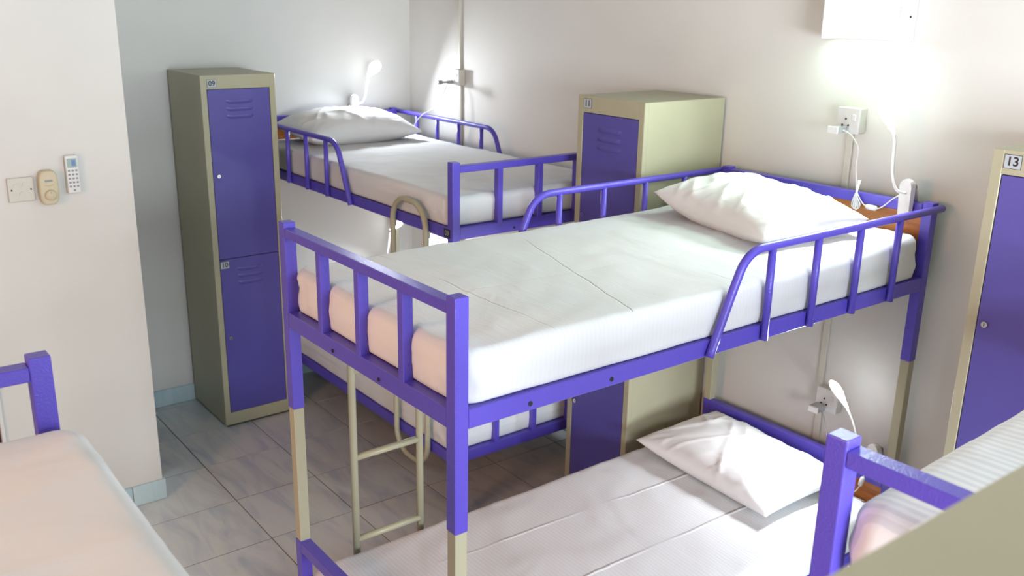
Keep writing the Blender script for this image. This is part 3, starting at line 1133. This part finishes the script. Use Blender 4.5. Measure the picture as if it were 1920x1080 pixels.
socket_box('power_socket', 2.990, 3.078, 1.757, 1.846, -0.008, 'white boxed power socket on the wall over the middle top bunk')
charger((3.020, -0.011, 1.771), 'clear white USB charger plugged in over the middle top bunk')
socket_box('power_socket', 3.038, 3.128, 0.692, 0.782, -0.004, 'white boxed power socket low on the wall behind the middle bed')
lowc = charger((3.072, -0.007, 0.712), 'clear white USB charger plugged into the low socket')
tube_obj('cord', catmull([(0.012, -0.050, 0), (0.035, -0.052, -0.004), (0.052, -0.054, -0.030), (0.064, -0.056, -0.070), (0.085, -0.062, -0.110), (0.13, -0.068, -0.135)], 6), 0.0016, M['grey'], lowc, 8)
socket_box('power_socket', 0.498, 0.585, 1.738, 1.822, -0.008, 'white boxed power socket on the conduit above the far corner bed')
root = tag(empty('usb_charger', (0.528, -0.011, 1.754)), 'grey plug sticking out of the socket above the far corner bed', 'charger')
box_obj('body', (-0.013, -0.030, -0.009), (0.013, -0.001, 0.009), M['grey'], root, 0.003)
tube_obj('neck', [(0, -0.028, 0), (0, -0.072, 0)], 0.006, M['grey'], root, 10)
tube_obj('head', [(0, -0.068, 0), (0, -0.092, 0)], 0.011, M['grey'], root, 12)


def trunking(name, x, w, z0, z1, d, label, mat):
    root = tag(empty(name, (x, YB, z0)), label, 'trunking')
    box_obj('base', (-w / 2, -d * 0.5, 0), (w / 2, -0.0005, z1 - z0), mat, root, 0.001)
    box_obj('cover', (-w / 2 - 0.0012, -d, 0.001), (w / 2 + 0.0012, -d * 0.45, z1 - z0 - 0.001), mat, root, 0.002)
    return root


trunking('cable_trunking', 0.541, 0.020, 1.823, H, 0.016, 'off-white cable conduit running up the wall above the far bed socket', M['offwhite'])
trunking('cable_trunking', 0.550, 0.018, 0.10, 1.737, 0.014, 'off-white cable conduit running down behind the far bed from its socket', M['offwhite'])
trunking('cable_trunking', 3.026, 0.024, 0.783, 1.756, 0.013, 'white cable trunking between the two sockets behind the middle bed', M['offwhite'])
trunking('cable_trunking', 3.036, 0.026, 0.10, 0.691, 0.013, 'white cable trunking dropping below the low socket behind the middle bed', M['offwhite'])

# ------------------------------------------------------------------ fluorescent wall light
wl = tag(empty('wall_light', (3.056, YB, 2.085)), 'boxy fluorescent wall light glowing greenish white at the top of the picture', 'light')
box_obj('back_plate', (-0.138, -0.030, -0.002), (0.155, -0.0005, 0.36), M['white'], wl, 0.003)
bm = nb()
box(bm, (-0.130, -0.088, 0.006), (0.148, -0.030, 0.352), 0.012, 3)
finish('diffuser', bm, M['tube'], wl, smooth=False)
for sx in (-1, 1):
    x0, x1 = (0.150, 0.158) if sx > 0 else (-0.140, -0.132)
    box_obj('end_plate', (x0, -0.096, -0.004), (x1, -0.0005, 0.362), M['white'], wl, 0.002)
tube_obj('screw', [(0.157, -0.040, 0.075), (0.161, -0.040, 0.075)], 0.004, M['dark'], wl, 8)

# ------------------------------------------------------------------ things on the partition wall (face x = SX)
sw = tag(empty('switch_plate', (SX, -2.345, 1.42)), 'off-white switch plate with two dark screws on the partition wall', 'switch')
box_obj('plate', (0.0005, -0.047, 0.0), (0.011, 0.047, 0.094), M['offwhite'], sw, 0.004, 2)
for y in (-0.034, 0.034):
    disc_obj('screw', (0.0112, y, 0.047), (1, 0, 0), 0.0034, 0.002, M['dark'], sw, 10)
for y, z, r in ((-0.016, 0.062, 0.010), (0.014, 0.066, 0.010), (0.002, 0.030, 0.010)):
    bm = nb()
    tube(bm, [(0.009, y, z), (0.0135, y, z)], r, 18)
    finish('socket_boss', bm, M['offwhite'], sw)

fr = tag(empty('fan_regulator', (SX, -2.250, 1.40)), 'cream rounded fan regulator with a round dial beside the switch plate', 'fan regulator')
bm = nb()
sec = []
hw, hh = 0.036, 0.068
nseg = 40
for lvl, (dx, sc) in enumerate([(0.0005, 1.0), (0.026, 1.0), (0.034, 0.93), (0.036, 0.80)]):
    ring = []
    for k in range(nseg):
        t = 2 * PI * k / nseg
        y = hw * sc * math.copysign(abs(math.cos(t)) ** 0.55, math.cos(t))
        z = hh * (1 - (1 - sc) * 0.55) * math.copysign(abs(math.sin(t)) ** 0.62, math.sin(t))
        ring.append(bm.verts.new((dx, y, 0.068 + z)))
    sec.append(ring)
for A_, B_ in zip(sec, sec[1:]):
    for k in range(nseg):
        bm.faces.new((A_[k], A_[(k + 1) % nseg], B_[(k + 1) % nseg], B_[k]))
bm.faces.new(sec[-1])
bm.faces.new(sec[0][::-1])
finish('housing', bm, M['cream'], fr)
dl = tube_obj('dial', [(0.035, 0.002, 0.040), (0.043, 0.002, 0.040), (0.046, 0.002, 0.040)], [0.0215, 0.0205, 0.016], M['cream'], fr, 28)
box_obj('dial_marker', (0.0455, 0.0005, 0.046), (0.0468, 0.0035, 0.055), M['grey'], dl)
box_obj('window', (0.0355, -0.014, 0.092), (0.037, 0.014, 0.100), M['grey'], fr, 0.0004)
bm = nb()
tube(bm, catmull([(0.036, -0.016, 0.080), (0.0365, 0.0, 0.076), (0.036, 0.016, 0.080)], 6), 0.0016, 8)
finish('scale_ridge', bm, M['cream'], fr, smooth=True)
for y in (-0.020, 0.018):
    disc_obj('screw_hole', (0.0335, y, 0.122), (1, 0, 0), 0.0024, 0.003, M['dark'], fr, 8)

rm = tag(empty('remote_control', (SX, -2.156, 1.436)), 'pale remote control with rows of small buttons hung on the partition wall', 'remote control')
box_obj('cradle', (0.0005, -0.026, -0.002), (0.014, 0.026, 0.060), M['offwhite'], rm, 0.003)
bd = box_obj('body', (0.006, -0.024, 0.0), (0.024, 0.024, 0.150), M['white'], rm, 0.004, 2)
box_obj('screen', (0.0235, -0.018, 0.102), (0.0248, 0.018, 0.138), M['lcd'], bd, 0.0004)
box_obj('screen_digits', (0.0246, -0.002, 0.108), (0.0252, 0.013, 0.132), M['lcd_blue'], bd)
for r_ in range(6):
    for c_ in range(3):
        if r_ == 5 and c_ != 1:
            continue
        y = -0.0135 + c_ * 0.0135
        z = 0.090 - r_ * 0.0155
        box_obj('button', (0.0236, y - 0.0042, z - 0.0036), (0.0256, y + 0.0042, z + 0.0036), M['grey'], bd, 0.0008)
